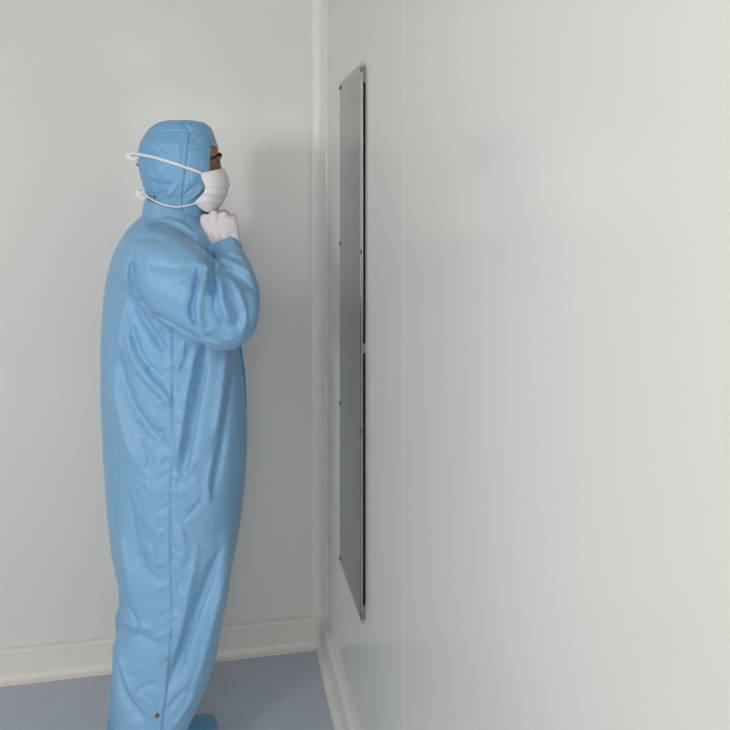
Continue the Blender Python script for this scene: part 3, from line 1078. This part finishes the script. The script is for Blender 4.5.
# ------------------------------------------------------------------ face mask
# a pleated sheet bent round the nose and chin; each row runs from the near cheek to the far one
rows = [  # front profile (px,py), near edge (px,py), lateral half width
    ((223.8, 168.8), (200.0, 173.4), 0.082), ((226.6, 174), (201.6, 177.6), 0.083), ((228.3, 180), (203.3, 182.0), 0.083), ((228.5, 185), (204.8, 186.6), 0.082),
    ((227.6, 190), (204.6, 190.2), 0.081), ((226, 195), (202.0, 194.4), 0.080), ((223.6, 200), (198.6, 198.4), 0.078), ((221.0, 205), (194.5, 202.6), 0.075), ((217.5, 210), (199.0, 207.0), 0.066), ((213.5, 213), (205.0, 211.4), 0.050)]
rows = catmull([(a[0], a[1], b[0], b[1], w) for a, b, w in rows], 6)
NM = 48
mv = []
for ri, (fx_, fy_, ex, ey, w) in enumerate(rows):
    fr_ = Vector(P(fx_, fy_)); ed = Vector(P(ex, ey, YM - w))
    u_ = ri / (len(rows) - 1)
    # pleats: three overlapping steps
    pl_ = 0.0
    for c_, h_ in ((0.36, 0.0034), (0.56, 0.0034), (0.74, 0.0030)):
        d_ = u_ - c_
        pl_ += h_ * (math.exp(-(d_ / 0.07) ** 2) if d_ < 0 else math.exp(-(d_ / 0.018) ** 2))
    for j in range(NM + 1):
        s_ = -1 + 2 * j / NM
        c = abs(s_)
        # a rounded front, flatter sides
        lat = w * math.copysign(math.sin(min(1, c) * math.pi / 2) ** 0.92, s_)
        k = (1 - math.cos(c * math.pi / 2)) ** 0.95
        x = fr_.x + (ed.x - fr_.x) * k
        z = fr_.z + (ed.z - fr_.z) * k
        gather = 0.0022 * math.sin(u_ * 26 + 0.8) * c ** 4
        dirx = Vector((math.cos(c * 1.35), math.copysign(math.sin(c * 1.35), s_), 0))
        p = Vector((x, YM + lat, z)) + dirx * (pl_ * (1 - 0.35 * c) + gather)
        mv.append(p)
mf = [(r * (NM + 1) + j, r * (NM + 1) + j + 1, (r + 1) * (NM + 1) + j + 1, (r + 1) * (NM + 1) + j) for r in range(len(rows) - 1) for j in range(NM)]
mask = part('face_mask', (mv, mf), M_MASK)
so = mask.modifiers.new('s', 'SOLIDIFY'); so.thickness = 0.0018; so.offset = 0

def ribbon(path, wid, thick, dirs):
    rings = []
    pts = catmull(path, 6); ds = catmull(dirs, 6)
    for i, p in enumerate(pts):
        a = pts[max(i - 1, 0)]; b = pts[min(i + 1, len(pts) - 1)]
        t = Vector(b - a).normalized()
        n = Vector(ds[i]).normalized()
        w = t.cross(n).normalized()
        n = w.cross(t)
        p = Vector(p)
        e = 1.0 if 0 < i < len(pts) - 1 else 0.6
        rings.append([p + w * (wid * e / 2 * sx) + n * (thick / 2 * sy) for sx, sy in ((-1, -0.6), (-0.9, 1), (0.9, 1), (1, -0.6), (0.9, -1), (-0.9, -1))])
    return rings_geo(rings)


def hug(px, py, near=True, gap=0.0022):
    """a point just off the hood's side at this spot"""
    p = Vector(P(px, py, YM - 0.088)) if near else Vector(mirror_y(P(px, py, YM - 0.088)))
    src = Vector((p.x, YM - 0.4 if near else YM + 0.4, p.z)) - BODY_O
    h = hood_bvh.ray_cast(src, Vector((0, 1 if near else -1, 0)))
    if h[0] is None or abs((h[0] + BODY_O).y - YM) < 0.012:
        return p, Vector((0, -1 if near else 1, 0))
    return h[0] + BODY_O + h[1] * gap, h[1]
for nm, pts, knot in (('upper_tie', [(201, 173.0), (194, 170), (186, 167.2), (176, 164.2), (166, 161), (157, 158), (149, 155.8), (143.0, 154.6)], (132.6, 153.4)),
                      ('lower_tie', [(195, 202.5), (190, 204.2), (184, 205.8), (178, 206.8), (171, 206.6), (164, 204.4), (157, 201.6), (150, 198.0)], (141.5, 193.0))):
    YK = YM - 0.034
    for near in (True, False):
        pp, nn = [], []
        for px, py in pts:
            if nm == 'lower_tie' and px < 190:
                py2 = py
            p, n_ = hug(px, py, near, 0.0030 if nm == 'upper_tie' else 0.006)
            pp.append(tuple(p)); nn.append(tuple(n_))
        k = P(knot[0], knot[1], YK)
        lx = 5.5
        e_ = P(knot[0] + lx, knot[1] + (0.9 if nm == 'upper_tie' else 2.4), YM - 0.050 if near else YM + 0.050)
        pp.append((e_[0], e_[1], e_[2])); nn.append((-0.5, -0.8 if near else 0.8, 0))
        pp.append((k[0] + 0.003, k[1] + (-0.002 if near else 0.006), k[2])); nn.append((-0.6, -0.8 if near else 0.8, 0))
        for _ in range(2):
            sg = -1 if near else 1
            qq = [pp[0]]
            for q in range(1, len(pp) - 1):
                m_ = (np.array(pp[q - 1]) + 2 * np.array(pp[q]) + np.array(pp[q + 1])) / 4
                qq.append((m_[0], sg * max(sg * m_[1], sg * pp[q][1]), m_[2]))
            pp = qq + [pp[-1]]
        pp = [(a, b + (-0.003 if near else 0.003), c) for a, b, c in pp]
        wd = 0.0075 if nm == 'upper_tie' else 0.0045
        part('mask_tie', ribbon(pp, wd, 0.0016, nn), M_MASK, mask)
    # the bow behind the head
    K = Vector(P(knot[0], knot[1], YK))
    part('knot', ball(K, (0.0075, 0.0065, 0.0055)), M_MASK, mask)
    if nm == 'upper_tie':
        lp = [K, K + Vector((-0.008, -0.004, -0.001)), K + Vector((-0.011, -0.007, -0.008)), K + Vector((-0.002, -0.009, -0.014)), K + Vector((0.010, -0.006, -0.012)), K + Vector((0.012, -0.002, -0.006))]
        tails = [[K, K + Vector((-0.010, -0.002, 0.004)), K + Vector((-0.020, -0.004, 0.009)), K + Vector((-0.028, -0.002, 0.011))], [K, K + Vector((-0.004, 0.014, -0.012)), K + Vector((-0.004, 0.018, -0.035))]]
    else:
        lp = [K, K + Vector((-0.007, -0.004, 0.006)), K + Vector((-0.009, -0.007, -0.003)), K + Vector((-0.001, -0.008, -0.011)), K + Vector((0.009, -0.006, -0.010)), K + Vector((0.010, -0.002, -0.004))]
        tails = [[K, K + Vector((-0.004, 0.012, 0.006)), K + Vector((-0.006, 0.020, -0.008))]]
    part('bow_loop', ribbon([tuple(p) for p in lp], 0.0115, 0.0018, [(0, -1, 0.35)] * len(lp)), M_MASK, mask)
    for tl in tails:
        part('tie_end', ribbon([tuple(p) for p in tl], 0.0035, 0.001, [(0, -0.4, 1)] * len(tl)), M_MASK, mask)

# ------------------------------------------------------------------ gloves
gl, W_ = hand(0.0)
gl += capsule_chain([tuple(W_) + (0.026,), V3(223.5, 255, YM - 0.092, 0.027)])
me = remesh('glove', gl, 0.0019, 14)
co = get_co(me); no = get_no(me)
off = 0.0012 * (0.2 - np.abs(noise3(co * 70))) + 0.0006 * noise3(co * 160)
set_co(me, co + no * off[:, None])
me2 = me.copy()
part('glove', me, M_GLOVE)
c2 = get_co(me2)
c2[:, 1] = 2 * YM - c2[:, 1]; c2[:, 0] += HDX; c2[:, 2] += HDZ
set_co(me2, c2)
me2.flip_normals()
part('glove', me2, M_GLOVE)

# ------------------------------------------------------------------ boot covers
def boot(yc, fx):
    """loose cloth overshoe: rings from heel to toe"""
    rings = []
    for x, zt_, hw, zb in catmull([(-0.110, 0.030, 0.010, 0.010), (-0.102, 0.085, 0.034, 0.003), (-0.07, 0.120, 0.044, 0.001), (-0.02, 0.130, 0.050, 0.001), (0.03, 0.090, 0.048, 0.001), (0.08, 0.048, 0.046, 0.001), (0.125, 0.036, 0.046, 0.001), (0.160, 0.033, 0.043, 0.001), (0.180, 0.028, 0.036, 0.002), (0.190, 0.020, 0.016, 0.007)], 5):
        ring = []
        for j in range(40):
            a = 2 * math.pi * j / 40
            c, s = math.cos(a), math.sin(a)
            z = (zt_ + zb) / 2 + (zt_ - zb) / 2 * math.copysign(abs(s) ** 0.8, s)
            ring.append((fx + x, yc + hw * math.copysign(abs(c) ** 0.8, c), z))
        rings.append(ring)
    v, f = rings_geo(rings)
    me = bpy.data.meshes.new('boot_cover')
    me.from_pydata(v, [], f)
    bm = bmesh.new(); bm.from_mesh(me)
    bmesh.ops.recalc_face_normals(bm, faces=bm.faces[:])
    bmesh.ops.triangulate(bm, faces=[q_ for q_ in bm.faces if len(q_.verts) > 4])
    bmesh.ops.subdivide_edges(bm, edges=bm.edges[:], cuts=1, use_grid_fill=True)
    bm.to_mesh(me); bm.free(); me.update()
    co = get_co(me); no = get_no(me)
    n_ = 0.010 * (0.25 - np.abs(noise3(co * np.array([42, 17, 22.0]) + yc * 50))) + 0.003 * (0.2 - np.abs(noise3(co * 50)))
    co = co + no * (n_ * np.clip(co[:, 2] / 0.02, 0, 1))[:, None]
    co[:, 2] = np.maximum(co[:, 2], 0.0008)
    set_co(me, co)
    return me
toe = P(217.5, 730, YF)[0]
part('boot_cover', boot(YN, toe - 0.190 + 0.012), M_BOOT)
part('boot_cover', boot(YF, toe - 0.190), M_BOOT)

# ------------------------------------------------------------------ world, camera, view
w = bpy.data.worlds.new('world')
SC.world = w
w.use_nodes = True
w.node_tree.nodes['Background'].inputs[0].default_value = (0.8, 0.85, 0.9, 1)
w.node_tree.nodes['Background'].inputs[1].default_value = 0.2

cam = bpy.data.cameras.new('camera')
co_ = bpy.data.objects.new('camera', cam)
COL.objects.link(co_)
cam.sensor_width = 36.0
cam.sensor_fit = 'HORIZONTAL'
cam.lens = F / 730.0 * 36.0
cam.shift_y = -(365.0 - 205.0) / 730.0
cam.clip_start = 0.02
co_.location = CAM
co_.rotation_euler = (math.radians(90), 0, -math.atan2(0.1961, 0.9806))
SC.camera = co_
SC.view_settings.view_transform = 'Standard'
SC.view_settings.look = 'None'
SC.view_settings.gamma = 1
SC.view_settings.use_curve_mapping = False
SC.view_settings.exposure = -0.36
SC.cycles.max_bounces = 10
SC.cycles.diffuse_bounces = 6
